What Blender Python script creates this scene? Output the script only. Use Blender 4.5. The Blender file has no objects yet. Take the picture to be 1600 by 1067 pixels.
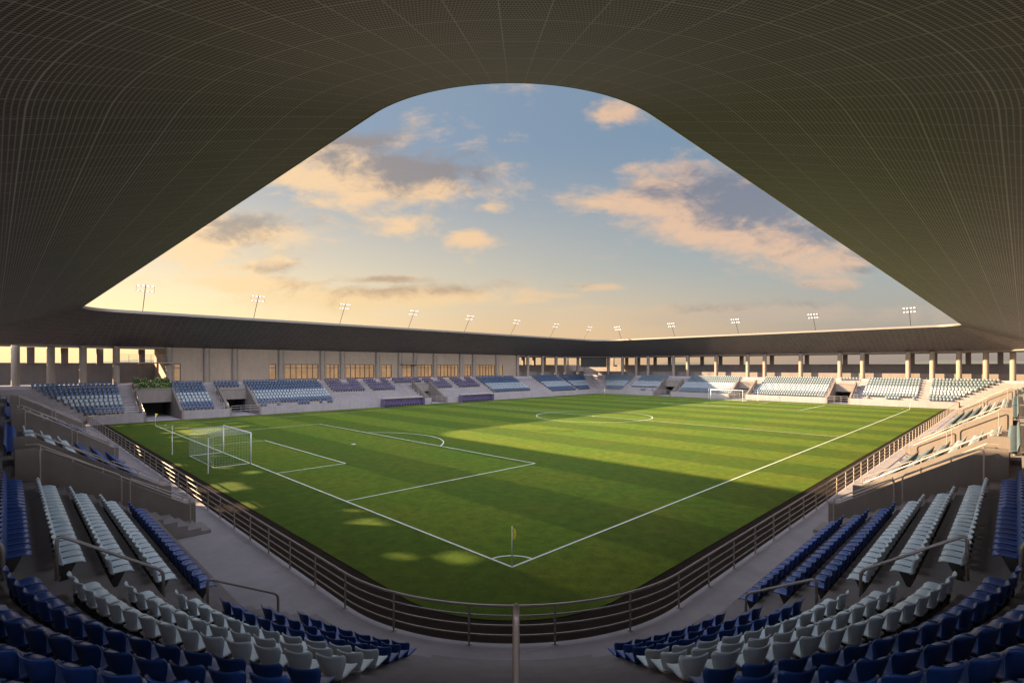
import bpy, math, random
from mathutils import Vector, Matrix
R = math.radians
S2 = math.sqrt(2)
random.seed(7)
SC = bpy.context.scene
COL = SC.collection

# ------------------------------------------------------------------ camera
cam_d = bpy.data.cameras.new('camera')
cam = bpy.data.objects.new('camera', cam_d)
COL.objects.link(cam)
cam.location = (-14.14, -14.14, 7.92)
cam.rotation_euler = (R(90), 0, R(-45))
cam_d.sensor_width = 36
cam_d.lens = 36 * 789 / 1600
cam_d.shift_y = 39.5 / 1600
cam_d.clip_start = 0.1
cam_d.clip_end = 6000
SC.camera = cam

# ------------------------------------------------------------------ exposure
SC.view_settings.view_transform = 'Standard'
SC.view_settings.look = 'None'
SC.view_settings.exposure = 2.42
SC.view_settings.gamma = 1
SC.cycles.max_bounces = 10
SC.cycles.diffuse_bounces = 5
SC.cycles.use_denoising = True

# ------------------------------------------------------------------ node helper
class NT:
    def __init__(s, tree):
        s.t = tree; s.n = tree.nodes; s.l = tree.links
    def new(s, ty, **kw):
        n = s.n.new(ty)
        for k, v in kw.items(): setattr(n, k, v)
        return n
    def put(s, sock, v):
        if isinstance(v, bpy.types.NodeSocket): s.l.new(v, sock)
        else: sock.default_value = v
    def m(s, op, a, b=0.0, c=0.0, clamp=False):
        n = s.new('ShaderNodeMath', operation=op, use_clamp=clamp)
        s.put(n.inputs[0], a); s.put(n.inputs[1], b); s.put(n.inputs[2], c)
        return n.outputs[0]
    def add(s, a, b): return s.m('ADD', a, b)
    def sub(s, a, b): return s.m('SUBTRACT', a, b)
    def mul(s, a, b): return s.m('MULTIPLY', a, b)
    def div(s, a, b): return s.m('DIVIDE', a, b)
    def smooth(s, x, a, b, lo=0.0, hi=1.0):
        n = s.new('ShaderNodeMapRange', interpolation_type='SMOOTHSTEP')
        s.put(n.inputs[0], x); s.put(n.inputs[1], a); s.put(n.inputs[2], b); s.put(n.inputs[3], lo); s.put(n.inputs[4], hi)
        return n.outputs[0]
    def mix(s, f, a, b, blend='MIX'):
        n = s.new('ShaderNodeMix', data_type='RGBA', blend_type=blend)
        s.put(n.inputs[0], f)
        for i, v in ((6, a), (7, b)):
            if not isinstance(v, bpy.types.NodeSocket) and len(v) == 3: v = (*v, 1)
            s.put(n.inputs[i], v)
        return n.outputs[2]
    def noise(s, vec, scale, detail=4, rough=.55, dist=0.0):
        n = s.new('ShaderNodeTexNoise')
        if vec is not None: s.l.new(vec, n.inputs['Vector'])
        n.inputs['Scale'].default_value = scale; n.inputs['Detail'].default_value = detail
        n.inputs['Roughness'].default_value = rough; n.inputs['Distortion'].default_value = dist
        return n.outputs['Fac']
    def xyz(s, v):
        n = s.new('ShaderNodeSeparateXYZ'); s.l.new(v, n.inputs[0]); return n.outputs
    def vec(s, x, y, z=0.0):
        n = s.new('ShaderNodeCombineXYZ')
        for i, v in enumerate((x, y, z)): s.put(n.inputs[i], v)
        return n.outputs[0]
    def dot(s, v, d):
        n = s.new('ShaderNodeVectorMath', operation='DOT_PRODUCT')
        s.l.new(v, n.inputs[0]); n.inputs[1].default_value = d
        return n.outputs['Value']

# ------------------------------------------------------------------ sun and sky
SUN = Vector((-28.3, 39.0, 15.7)).normalized()
SUN_EL = math.asin(SUN.z)
SUN_ROT = math.atan2(SUN.x, SUN.y)
sun_d = bpy.data.lights.new('sun', 'SUN')
sun_d.energy = 4.7
sun_d.angle = R(0.6)
sun_d.color = (1.0, 0.73, 0.42)
sun = bpy.data.objects.new('sun', sun_d)
COL.objects.link(sun)
sun.rotation_euler = SUN.to_track_quat('Z', 'Y').to_euler()

world = bpy.data.worlds.new('World')
SC.world = world
world.use_nodes = True
def lin(r, g, b):
    f = lambda c: ((c / 255 + .055) / 1.055) ** 2.4 if c > 10 else c / 255 / 12.92
    return (f(r), f(g), f(b))
def build_world():
    t = NT(world.node_tree)
    t.n.clear()
    out = t.new('ShaderNodeOutputWorld'); bg = t.new('ShaderNodeBackground')
    t.l.new(bg.outputs[0], out.inputs[0])
    bg.inputs[1].default_value = 0.1
    sky = t.new('ShaderNodeTexSky', sky_type='NISHITA')
    sky.sun_disc = False
    sky.sun_elevation = SUN_EL
    sky.sun_rotation = SUN_ROT
    sky.air_density = 1.4; sky.dust_density = 2.5
    d = t.new('ShaderNodeTexCoord').outputs['Generated']
    x, y, z = t.xyz(d)
    fw = t.dot(d, (1 / S2, 1 / S2, 0)); rt = t.dot(d, (1 / S2, -1 / S2, 0))
    D = t.m('MAXIMUM', t.m('ABSOLUTE', fw), .12)
    p = t.div(rt, D); q = t.div(z, D)
    hl = t.m('SQRT', t.add(t.mul(x, x), t.mul(y, y)))
    sh = Vector((SUN.x, SUN.y)).normalized()
    ca = t.div(t.add(t.mul(x, sh.x), t.mul(y, sh.y)), t.m('MAXIMUM', hl, .01))
    el = t.m('MAXIMUM', z, 0.0)
    # clear sky: blue overhead, paler and warmer to the horizon, warmest towards the sun
    blue = t.mix(t.smooth(ca, -.6, .8), lin(108, 134, 158), lin(134, 148, 168))
    mid = t.mix(t.smooth(ca, -.5, .8), lin(152, 158, 160), lin(234, 210, 172))
    hor = t.mix(t.smooth(ca, -.55, .05), lin(160, 146, 140), lin(234, 192, 146))
    hor = t.mix(t.smooth(ca, .1, .8), hor, (1.22, .90, .47))
    c = t.mix(t.smooth(el, .10, .42), mid, blue)
    c = t.mix(t.smooth(el, .0, .20), hor, c)
    # clouds: blobs placed by direction, broken up by noise
    def blob(pp, qq, px, py, sx, sy, w):
        a = t.div(t.sub(pp, (px - 801) / 789), sx / 789)
        b = t.div(t.sub(qq, (573 - py) / 789), sy / 789)
        return t.mul(t.m('EXPONENT', t.mul(t.add(t.mul(a, a), t.mul(b, b)), -1.0)), w)
    fields = [(600, 275, 150, 42, 1.0), (520, 230, 90, 38, .75), (690, 295, 70, 26, .7), (640, 355, 70, 22, .5), (735, 370, 42, 16, .7),
              (360, 365, 130, 36, .95), (420, 412, 60, 18, .6), (610, 464, 210, 19, .95), (600, 436, 90, 9, .8), (400, 446, 130, 14, .8),
              (1010, 315, 95, 36, .9), (1130, 330, 110, 55, .95), (1230, 365, 130, 42, .95), (1330, 405, 90, 28, .85), (955, 180, 48, 22, .66), (770, 322, 26, 14, .5),
              (935, 448, 60, 9, .65), (870, 462, 50, 8, .5), (1180, 490, 260, 18, .85), (1300, 445, 60, 10, .6), (950, 402, 30, 9, .45), (820, 470, 60, 7, .5), (1000, 268, 60, 12, .4)]
    front = t.smooth(fw, .05, .2)
    def density(pp, qq, fine):
        M = None
        for f in fields:
            b = blob(pp, qq, *f); M = b if M is None else t.m('MAXIMUM', M, b)
        M = t.add(t.mul(M, front), t.mul(t.sub(1.0, front), .42))
        wv = t.vec(t.mul(pp, 3.0), t.mul(qq, 6.5), 0.0)
        n1 = t.noise(wv, 1.3, 9, .62, .4)
        dd = t.add(t.mul(M, .74), t.mul(t.sub(n1, .5), 1.7))
        if fine: dd = t.add(dd, t.mul(t.sub(t.noise(wv, 6.0, 6, .65, .3), .5), .5))
        return dd
    dens = density(p, q, True)
    # towards the low sun (left and down): much cloud on that side means this side is in shade
    toward = density(t.sub(p, .085), t.sub(q, .028), False)
    cov = t.smooth(dens, .07, .52)
    puff = t.noise(t.vec(t.mul(p, 3.0), t.mul(q, 5.5), 3.7), 3.4, 7, .66, .6)
    thick = t.smooth(t.add(t.add(t.mul(toward, .8), t.mul(dens, .2)), t.mul(t.sub(puff, .5), .9)), 0.20, .62)
    lit = t.mix(t.smooth(ca, -.5, .7), lin(226, 180, 146), lin(252, 206, 144))
    shd = t.mix(t.smooth(ca, -.5, .7), lin(112, 112, 130), lin(146, 126, 112))
    shd = t.mix(t.smooth(el, .1, .3), t.mix(t.smooth(ca, -.4, .5), lin(134, 126, 128), lin(192, 148, 104)), shd)
    lit = t.mix(t.smooth(el, .08, .2), t.mix(t.smooth(ca, -.4, .4), lin(182, 162, 152), lin(238, 204, 152)), lit)
    cl = t.mix(thick, lit, shd)
    c = t.mix(t.mul(cov, .93), c, cl)
    # unseen sky overhead and behind the camera, brightened as fill for the near seats
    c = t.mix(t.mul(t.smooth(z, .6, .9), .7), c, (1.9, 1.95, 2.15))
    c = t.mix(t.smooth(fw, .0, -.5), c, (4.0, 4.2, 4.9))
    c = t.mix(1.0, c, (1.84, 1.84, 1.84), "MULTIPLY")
    c = t.mix(.07, c, sky.outputs[0])
    # below the horizon
    c = t.mix(t.smooth(z, .0, -.02), c, (.25, .24, .2))
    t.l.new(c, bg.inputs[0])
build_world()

# ------------------------------------------------------------------ materials
def mat(name, color, rough=.6, metal=0.0, spec=.4, var=.0, vscale=3.0, bump=0.0, bscale=40.0, streak=0.0, rnd=0.0, tint=None):
    m = bpy.data.materials.new(name); m.use_nodes = True
    t = NT(m.node_tree); b = t.n['Principled BSDF']
    b.inputs['Roughness'].default_value = rough; b.inputs['Metallic'].default_value = metal
    b.inputs['Specular IOR Level'].default_value = spec
    tc = t.new('ShaderNodeTexCoord').outputs['Object']
    c = (*color, 1)
    if var:
        n = t.noise(tc, vscale, 6, .65)
        n2 = t.noise(tc, vscale * .22, 4, .6)
        f = t.add(t.mul(t.sub(n, .5), var * 2), t.mul(t.sub(n2, .5), var * 2.2))
        k = t.add(1.0, f)
        if streak:
            xx, yy, zz = t.xyz(tc)
            s = t.noise(t.vec(t.mul(xx, 2.2), t.mul(yy, 2.2), t.mul(zz, .18)), 1.0, 5, .7)
            k = t.mul(k, t.smooth(s, .3, .62, 1 - streak, 1.0))
        c = t.mix(1.0, (*color, 1), t.vec(k, k, k), 'MULTIPLY')
        if tint: c = t.mix(t.smooth(n2, .45, .7, 0, .6), c, (*tint, 1))
    if rnd:
        oi = t.new('ShaderNodeObjectInfo').outputs['Random']
        k = t.add(1 - rnd / 2, t.mul(oi, rnd))
        c = t.mix(1.0, c, t.vec(k, k, k), 'MULTIPLY')
    t.put(b.inputs['Base Color'], c)
    if bump:
        bn = t.new('ShaderNodeBump'); bn.inputs['Strength'].default_value = bump; bn.inputs['Distance'].default_value = .02
        t.l.new(t.noise(tc, bscale, 5, .6), bn.inputs['Height']); t.l.new(bn.outputs[0], b.inputs['Normal'])
    return m

CONC = mat("concrete", (.225, .198, .198), .85, var=.2, vscale=2.2, bump=.25, bscale=30, streak=.1)
CONC_FLOOR = mat('concrete_floor', (.285, .255, .275), .8, var=.24, vscale=1.3, bump=.2, bscale=40)
ROOMW = mat('concrete_panel', (.29, .218, .162), .85, var=.14, vscale=1.5, bump=.2, bscale=25, streak=.08)
BRONZE = mat('bronze_steel', (.15, .115, .10), .42, .3)
CONC_WALL = mat('concrete_wall', (.165, .137, .122), .85, var=.18, vscale=1.5, bump=.2, bscale=25, streak=.12)
CONC_COL = mat('concrete_column', (.245, .195, .158), .8, var=.12, vscale=2.5, bump=.15, bscale=25, streak=.2)
DARK = mat('dark_tunnel', (.05, .045, .042), .9, var=.2)
STRIP = mat('dark_rubber', (.022, .0155, .0125), 1.0, spec=.04, var=.35, vscale=6, bump=.6, bscale=60)
STEEL = mat('painted_steel', (.30, .27, .26), .40, .6, var=.08, vscale=8)
RAILM = mat('railing_steel', (.36, .31, .28), .42, .5, var=.08, vscale=5)
FASCIA = mat('roof_edge_metal', (.165, .142, .122), .5, .3, var=.06, vscale=1)
SHELL = mat('roof_sheet', (.32, .31, .30), .5, .3, var=.1)
DARKBEAM = mat('dark_ceiling', (.20, .175, .16), .8, var=.15)
WHITE = mat('white_paint', (.62, .62, .60), .45, var=.05)
LINEM = mat('line_paint', (.50, .52, .46), .9, var=.22, vscale=7)
YELLOW = mat('yellow_cloth', (.78, .70, .04), .8, var=.15, vscale=8)
BLUE = mat('blue_plastic', (.022, .078, .32), .33, var=.14, vscale=5, rnd=.3)
PALE = mat('pale_plastic', (.68, .80, .90), .36, var=.08, vscale=5, rnd=.12)
PURPLE = mat('purple_plastic', (.088, .072, .128), .45, var=.1)
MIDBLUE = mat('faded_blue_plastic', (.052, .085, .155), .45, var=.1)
TEAL = mat('grey_teal_plastic', (.095, .135, .165), .5, var=.12)  # greyer tone for blue seats of the far and right stands
GREYWHITE = mat('grey_white_plastic', (.27, .31, .345), .5, var=.1)  # darker, greyer white for seats of the far and right stands
DUG = mat('grey_canopy', (.26, .235, .235), .5, var=.08)
PURPLE2 = mat('violet_plastic', (.075, .052, .125), .45, var=.1)
POLE = mat('dark_steel', (.05, .048, .045), .5, .6)
SCREEN = mat('dark_screen', (.022, .013, .010), .45, var=.2)
MULL = mat('window_frame', (.07, .05, .04), .5, .4)
LEAF = mat('leaf', (.085, .15, .035), .6, var=.5, vscale=3)
PETAL = mat('petal', (.6, .55, .3), .7, var=.4, vscale=6)
NETM = mat('net_cord', (.55, .57, .55), .8)

def glow(name, color, strength, pattern=False):
    m = bpy.data.materials.new(name); m.use_nodes = True
    t = NT(m.node_tree); b = t.n['Principled BSDF']
    b.inputs['Roughness'].default_value = .12
    b.inputs['Base Color'].default_value = (*[c * .3 for c in color], 1)
    b.inputs['Emission Strength'].default_value = strength
    if pattern:
        tc = t.new('ShaderNodeTexCoord').outputs['Object']
        n = t.noise(tc, .9, 4, .6, .5)
        x, y, z = t.xyz(tc)
        wn = t.new('ShaderNodeTexWhiteNoise', noise_dimensions='1D'); t.l.new(t.m('FLOOR', t.div(x, 1.07)), wn.inputs['W'])
        k = t.mul(t.smooth(n, .3, .68, .35, 1.0), t.add(.35, t.mul(wn.outputs['Value'], .75)))
        t.put(b.inputs['Emission Color'], t.mix(k, (color[0] * .18, color[1] * .13, color[2] * .14), color))
    else:
        b.inputs['Emission Color'].default_value = (*color, 1)
    return m
LAMP = glow('lamp_lens', (1, .97, .9), .14)
WINDOW = glow('glow_window', (.95, .55, .25), .045, True)  # warm emission put into the panes for sunset seen through the rooms

def grass_material():
    m = bpy.data.materials.new('grass'); m.use_nodes = True
    t = NT(m.node_tree); b = t.n['Principled BSDF']
    tc = t.new('ShaderNodeTexCoord').outputs['Object']
    x, y, z = t.xyz(tc)
    wob = t.mul(t.sub(t.noise(tc, .35, 3), .5), .35)
    w = t.m('SINE', t.mul(t.add(x, wob), math.pi / 5.25))
    stripe = t.smooth(w, -.14, .14)
    n1 = t.noise(tc, .16, 5, .6); n2 = t.noise(tc, 1.4, 6, .7)
    n3 = t.noise(t.vec(t.mul(x, 5.0), t.mul(y, 14.0), 0.0), 1.6, 6, .8)
    c = t.mix(stripe, (.042, .074, .0058), (.062, .102, .0076))
    c = t.mix(t.smooth(n1, .35, .7), c, t.mix(stripe, (.056, .075, .0064), (.085, .104, .0086)))
    k = t.add(1.0, t.add(t.mul(t.sub(n2, .5), 1.4), t.mul(t.sub(n3, .5), 2.0)))
    c = t.mix(1.0, c, t.vec(k, k, k), 'MULTIPLY')
    t.put(b.inputs['Base Color'], c)
    b.inputs['Roughness'].default_value = .9
    b.inputs['Specular IOR Level'].default_value = .12
    bn = t.new('ShaderNodeBump'); bn.inputs['Strength'].default_value = .7; bn.inputs['Distance'].default_value = .04
    t.l.new(t.noise(tc, 14, 5, .75), bn.inputs['Height']); t.l.new(bn.outputs[0], b.inputs['Normal'])
    return m
GRASS = grass_material()

def soffit_material():
    m = bpy.data.materials.new('perforated_soffit'); m.use_nodes = True
    t = NT(m.node_tree); b = t.n['Principled BSDF']
    u, v, _ = t.xyz(t.new('ShaderNodeUVMap').outputs[0])
    tc = t.new('ShaderNodeTexCoord').outputs['Object']
    def cell(c, n):   # 0 at cell edge, 1 in the middle
        f = t.m('FRACT', t.mul(c, n)); return t.sub(1.0, t.mul(t.m('ABSOLUTE', t.sub(f, .5)), 2.0))
    row = t.m('FLOOR', t.mul(v, 13.0))
    off = t.mul(t.m('FLOORED_MODULO', row, 2.0), .5 / 14)
    du = cell(t.add(u, off), 14.0); dv = cell(v, 13.0)
    hole = t.mul(t.smooth(du, .16, .34), t.smooth(dv, .16, .34))
    seam = t.m('MAXIMUM', t.smooth(cell(u, 1.0), .036, .018), t.smooth(cell(v, 1.0), .036, .018))
    pan = t.m('FLOOR', u); pv = t.m('FLOOR', v)
    wn = t.new('ShaderNodeTexWhiteNoise', noise_dimensions='2D'); t.l.new(t.vec(pan, pv), wn.inputs['Vector'])
    k = t.add(.86, t.add(t.mul(wn.outputs['Value'], .14), t.mul(t.noise(tc, .3, 4), .3)))
    c = t.mix(hole, (.225, .198, .224), (.005, .0045, .005))
    c = t.mix(t.mul(seam, .9), c, (.33, .30, .31))
    c = t.mix(1.0, c, t.vec(k, k, k), 'MULTIPLY')
    t.put(b.inputs['Base Color'], c)
    b.inputs['Roughness'].default_value = .5; b.inputs['Metallic'].default_value = .25
    b.inputs['Specular IOR Level'].default_value = .35
    return m
SOFFIT = soffit_material()

# ------------------------------------------------------------------ mesh helpers
class MB:
    def __init__(s): s.v = []; s.f = []; s.mi = []; s.uv = {}
    def add(s, vs, fs, mi=0, uvs=None):
        o = len(s.v); s.v += [tuple(p) for p in vs]
        for j, f in enumerate(fs):
            if uvs: s.uv[len(s.f)] = uvs[j]
            s.f.append(tuple(i + o for i in f)); s.mi.append(mi)
    def box(s, c, size, rz=0.0, mi=0):
        cx, cy, cz = c; a, b, h = (q / 2 for q in size); co, si = math.cos(rz), math.sin(rz)
        vs = []
        for dz in (-h, h):
            for dx, dy in ((-a, -b), (a, -b), (a, b), (-a, b)):
                vs.append((cx + dx * co - dy * si, cy + dx * si + dy * co, cz + dz))
        s.add(vs, [(3, 2, 1, 0), (4, 5, 6, 7), (0, 1, 5, 4), (1, 2, 6, 5), (2, 3, 7, 6), (3, 0, 4, 7)], mi)
    def hexa(s, lo, hi, mi=0):
        s.add(list(lo) + list(hi), [(3, 2, 1, 0), (4, 5, 6, 7), (0, 1, 5, 4), (1, 2, 6, 5), (2, 3, 7, 6), (3, 0, 4, 7)], mi)
    def tube(s, pts, r, n=8, mi=0, closed=False):
        pts = [Vector(p) for p in pts]; vs = []; fs = []; k = len(pts); ref = None
        for i, p in enumerate(pts):
            a = pts[i - 1] if i else p; b = pts[i + 1] if i < k - 1 else p
            d = (b - a).normalized()
            if ref is None: ref = Vector((0, 0, 1)) if abs(d.z) < .9 else Vector((1, 0, 0))
            sx = d.cross(ref).normalized(); sy = sx.cross(d).normalized(); ref = sy
            for j in range(n):
                w = 2 * math.pi * j / n
                vs.append(p + (sx * math.cos(w) + sy * math.sin(w)) * r)
        for i in range(k - 1):
            for j in range(n):
                fs.append((i * n + j, i * n + (j + 1) % n, (i + 1) * n + (j + 1) % n, (i + 1) * n + j))
        fs.append(tuple(range(n))[::-1]); fs.append(tuple((k - 1) * n + j for j in range(n)))
        s.add(vs, fs, mi)
    def build(s, name, mats, parent=None, smooth=False, loc=None):
        me = bpy.data.meshes.new(name)
        v = s.v
        if loc is not None: v = [(a - loc[0], b - loc[1], c - loc[2]) for a, b, c in v]
        me.from_pydata(v, [], s.f)
        for m in (mats if isinstance(mats, (list, tuple)) else [mats]): me.materials.append(m)
        if any(s.mi): me.polygons.foreach_set('material_index', s.mi)
        if s.uv:
            l = me.uv_layers.new(name='UVMap')
            for p in me.polygons:
                if p.index in s.uv:
                    for li, u in zip(p.loop_indices, s.uv[p.index]): l.data[li].uv = u
        if smooth: me.polygons.foreach_set('use_smooth', [True] * len(me.polygons))
        me.update()
        o = bpy.data.objects.new(name, me); COL.objects.link(o)
        if parent is not None: o.parent = parent
        if loc is not None: o.location = loc
        return o
def tag(o, label=None, cat=None, group=None, kind=None):
    if label: o['label'] = label
    if cat: o['category'] = cat
    if group: o['group'] = group
    if kind: o['kind'] = kind
    return o
def thing(name, label, cat, loc=(0, 0, 0), rz=0.0, group=None):
    o = bpy.data.objects.new(name, None); COL.objects.link(o)
    o.location = loc; o.rotation_euler = (0, 0, rz); o.empty_display_size = .2
    return tag(o, label, cat, group)
def arc_path(pts, rad, n=5):
    """round the inner corners of a polyline"""
    pts = [Vector(p) for p in pts]; out = [pts[0]]
    for i in range(1, len(pts) - 1):
        a, b, c = pts[i - 1], pts[i], pts[i + 1]
        r1 = min(rad, (a - b).length * .45, (c - b).length * .45)
        p0 = b + (a - b).normalized() * r1; p1 = b + (c - b).normalized() * r1
        for j in range(n + 1):
            u = j / n; out.append(p0 * (1 - u) ** 2 + b * 2 * u * (1 - u) + p1 * u * u)
    out.append(pts[-1]); return out
ORD = 'first second third fourth fifth sixth seventh eighth ninth tenth eleventh twelfth thirteenth fourteenth fifteenth sixteenth seventeenth eighteenth nineteenth twentieth twenty-first twenty-second twenty-third twenty-fourth twenty-fifth twenty-sixth twenty-seventh twenty-eighth twenty-ninth thirtieth'.split()

# ------------------------------------------------------------------ plan of the bowl
# offset o is measured outwards from the pitch railing; sides L R (near stands), N (near rounded corner), FL FR (far stands)
X0, X1, Y0, Y1, RC = -6.4, 111.4, -6.4, 74.4, 7.4
def P(side, t, o, z=0.0):
    if side == 'L': return (X0 - o, t, z)
    if side == 'R': return (t, Y0 - o, z)
    if side == 'FL': return (t, Y1 + o, z)
    if side == 'FR': return (X1 + o, t, z)
    a = R(225 + t)
    return (1 + (RC + o) * math.cos(a), 1 + (RC + o) * math.sin(a), z)
def facing(side, t):
    if side == 'L': return (1, 0)
    if side == 'R': return (0, 1)
    if side == 'FL': return (0, -1)
    if side == 'FR': return (-1, 0)
    a = R(225 + t); return (-math.cos(a), -math.sin(a))
O1, RD, RISE = 1.45, .92, .475
def zt(k): return .56 + RISE * (k - 1) - (.1 if k >= 7 else 0)
NR = 10
OB = O1 + RD * NR           # back of the last row
ZC = zt(NR) + RISE          # concourse floor
def step_profile(k0, k1, half=False, start=None, base=None):
    """(o,z) from the bottom front corner of row k0 to the back of row k1"""
    pts = []
    o = O1 + RD * (k0 - 1)
    prev = base if base is not None else (zt(k0 - 1) if k0 > 1 else .25)
    pts.append((o, prev))
    for k in range(k0, k1 + 1):
        z = zt(k); o = O1 + RD * (k - 1)
        if half:
            zp = pts[-1][1]; h_ = RD * .42
            if k == k0: pts = [(o - h_, zp)]
            else: pts[-1] = (o - h_, zp)
            pts += [(o - h_, (zp + z) / 2), (o, (zp + z) / 2), (o, z), (o + RD, z)]
        else:
            pts += [(o, z), (o + RD, z)]
    return pts
def sweep(mb, side, prof, t0, t1, caps=True, floor=None, nseg=None, mi=0):
    """sweep an (o,z) profile along a side from t0 to t1 (numbers or functions of o)"""
    f0 = t0 if callable(t0) else (lambda o: t0)
    f1 = t1 if callable(t1) else (lambda o: t1)
    prof = list(prof)
    n = len(prof)
    if nseg is None: nseg = max(1, int(abs(f1(5) - f0(5)) / 2.5)) if side == 'N' else 1
    rings = []
    for j in range(nseg + 1):
        u = j / nseg
        rings.append([P(side, f0(o) * (1 - u) + f1(o) * u, o, z) for o, z in prof])
    vs = [p for r_ in rings for p in r_]; fs = []
    for j in range(nseg):
        for i in range(n - 1):
            fs.append((j * n + i, j * n + i + 1, (j + 1) * n + i + 1, (j + 1) * n + i))
    mb.add(vs, fs, mi)
    if caps:
        for ring in (rings[0], rings[-1]):
            # cap each step with quads down to the base height
            zb = floor if floor is not None else min(z for o, z in prof)
            for i in range(n - 1):
                (o0, z0), (o1, z1) = prof[i], prof[i + 1]
                if abs(o1 - o0) > 1e-4 and max(z0, z1) > zb + 1e-4:
                    a, b = ring[i], ring[i + 1]
                    mb.add([a, b, (b[0], b[1], zb), (a[0], a[1], zb)], [(0, 1, 2, 3)], mi)

# ------------------------------------------------------------------ ground, grass, markings
g = MB(); g.add([(-3000, -3000, -.05), (3000, -3000, -.05), (3000, 3000, -.05), (-3000, 3000, -.05)], [(0, 1, 2, 3)])
tag(g.build('ground', mat('dry_field', (.13, .115, .07), .95, var=.3, vscale=.02)), kind='structure')
def outline(o, near_r, near=True):
    c = X0 - o + near_r
    pts = []
    for j in range(25):
        a = R(180 + 90 * j / 24); pts.append((c + near_r * math.cos(a), c + near_r * math.sin(a)))
    return pts
m_ = MB()
pts = outline(0, RC) + [(X1, Y0), (X1, Y1), (X0, Y1)]
m_.add([(x, y, -.02) for x, y in pts], [tuple(range(len(pts)))])
tag(m_.build('pitch_border', STRIP), kind='structure')
m_ = MB()
pts = outline(-1.9, 5.2) + [(X1 - .9, Y0 + 1.9), (X1 - .9, Y1 - .7), (X0 + 1.9, Y1 - .7)]
m_.add([(x, y, 0) for x, y in pts], [tuple(range(len(pts)))])
tag(m_.build('grass', GRASS), kind='structure')
LW = .105
ml = MB()
def seg(a, b, w=LW, z=.006):
    a = Vector(a); b = Vector(b); d = (b - a).normalized(); nrm = Vector((-d.y, d.x)) * w / 2
    ml.add([(p.x, p.y, z) for p in (a + nrm, a - nrm, b - nrm, b + nrm)], [(0, 1, 2, 3)])
def ring_line(c, r, a0, a1, w=LW, z=.006, n=64):
    vs = []; fs = []
    for j in range(n + 1):
        a = R(a0 + (a1 - a0) * j / n)
        for rr in (r - w / 2, r + w / 2): vs.append((c[0] + rr * math.cos(a), c[1] + rr * math.sin(a), z))
    for j in range(n): fs.append((2 * j, 2 * j + 1, 2 * j + 3, 2 * j + 2))
    ml.add(vs, fs)
h = LW / 2
seg((-h, 0), (105 + h, 0)); seg((-h, 68), (105 + h, 68)); seg((0, h), (0, 68 - h)); seg((105, h), (105, 68 - h)); seg((52.5, h), (52.5, 68 - h))
for s, xx in ((1, 0), (-1, 105)):
    for dep, hw in ((16.5, 20.16), (5.5, 9.16)):
        xa = xx + s * h; xb = xx + s * dep
        seg((xa, 34 - hw), (xb - s * h, 34 - hw)); seg((xa, 34 + hw), (xb - s * h, 34 + hw)); seg((xb, 34 - hw - h), (xb, 34 + hw + h))
    ring_line((xx + s * 11, 34), .14, 0, 360, .2, n=16)
    a = math.degrees(math.acos(5.5 / 9.15))
    if s > 0: ring_line((11, 34), 9.15, -a + .5, a - .5)
    else: ring_line((94, 34), 9.15, 180 - a + .5, 180 + a - .5)
ring_line((52.5, 34), 9.15, .5, 179.5 - 0); ring_line((52.5, 34), 9.15, 180.5, 359.5); ring_line((52.5, 34), .14, 0, 360, .2, n=16)
for cx, cy, a0 in ((0, 0, 0), (105, 0, 90), (105, 68, 180), (0, 68, 270)): ring_line((cx, cy), 1.2, a0 + 3.5, a0 + 86.5, n=20)
tag(ml.build('pitch_markings', LINEM), kind='structure')

# walkway of the near stands, a kerb step above the pitch border
mw = MB()
prof = [(0, -.02), (0, .25), (7.2, .25)]
sweep(mw, 'L', prof, 1, Y1, caps=False); sweep(mw, 'R', prof, 1, X1, caps=False); sweep(mw, 'N', prof, -45, 45, caps=False, nseg=40)
tag(mw.build('walkway', CONC_FLOOR), kind='structure')

# ------------------------------------------------------------------ the stands
stadium = thing('stadium_stand', 'concrete stand with sweeping perforated roof wrapping all four sides of the pitch', 'stadium', (0, 0, 0))
mit = {('L', 1): lambda o: Y1 + o, ('R', 1): lambda o: X1 + o, ('FL', 0): lambda o: X0 - o, ('FL', 1): lambda o: X1 + o, ('FR', 0): lambda o: Y0 - o, ('FR', 1): lambda o: Y1 + o}
VOM = {'L': [(14.2, 19.0), (38.0, 43.0), (62.5, 66.5)], 'R': [(14.2, 19.0), (38.0, 43.0), (87.0, 91.5)],
       'FL': [(0.0, 4.4), (11.2, 15.4), (50.2, 54.2)], 'FR': [(11.1, 14.9), (32.2, 36.0), (51.6, 56.4)]}
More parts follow.
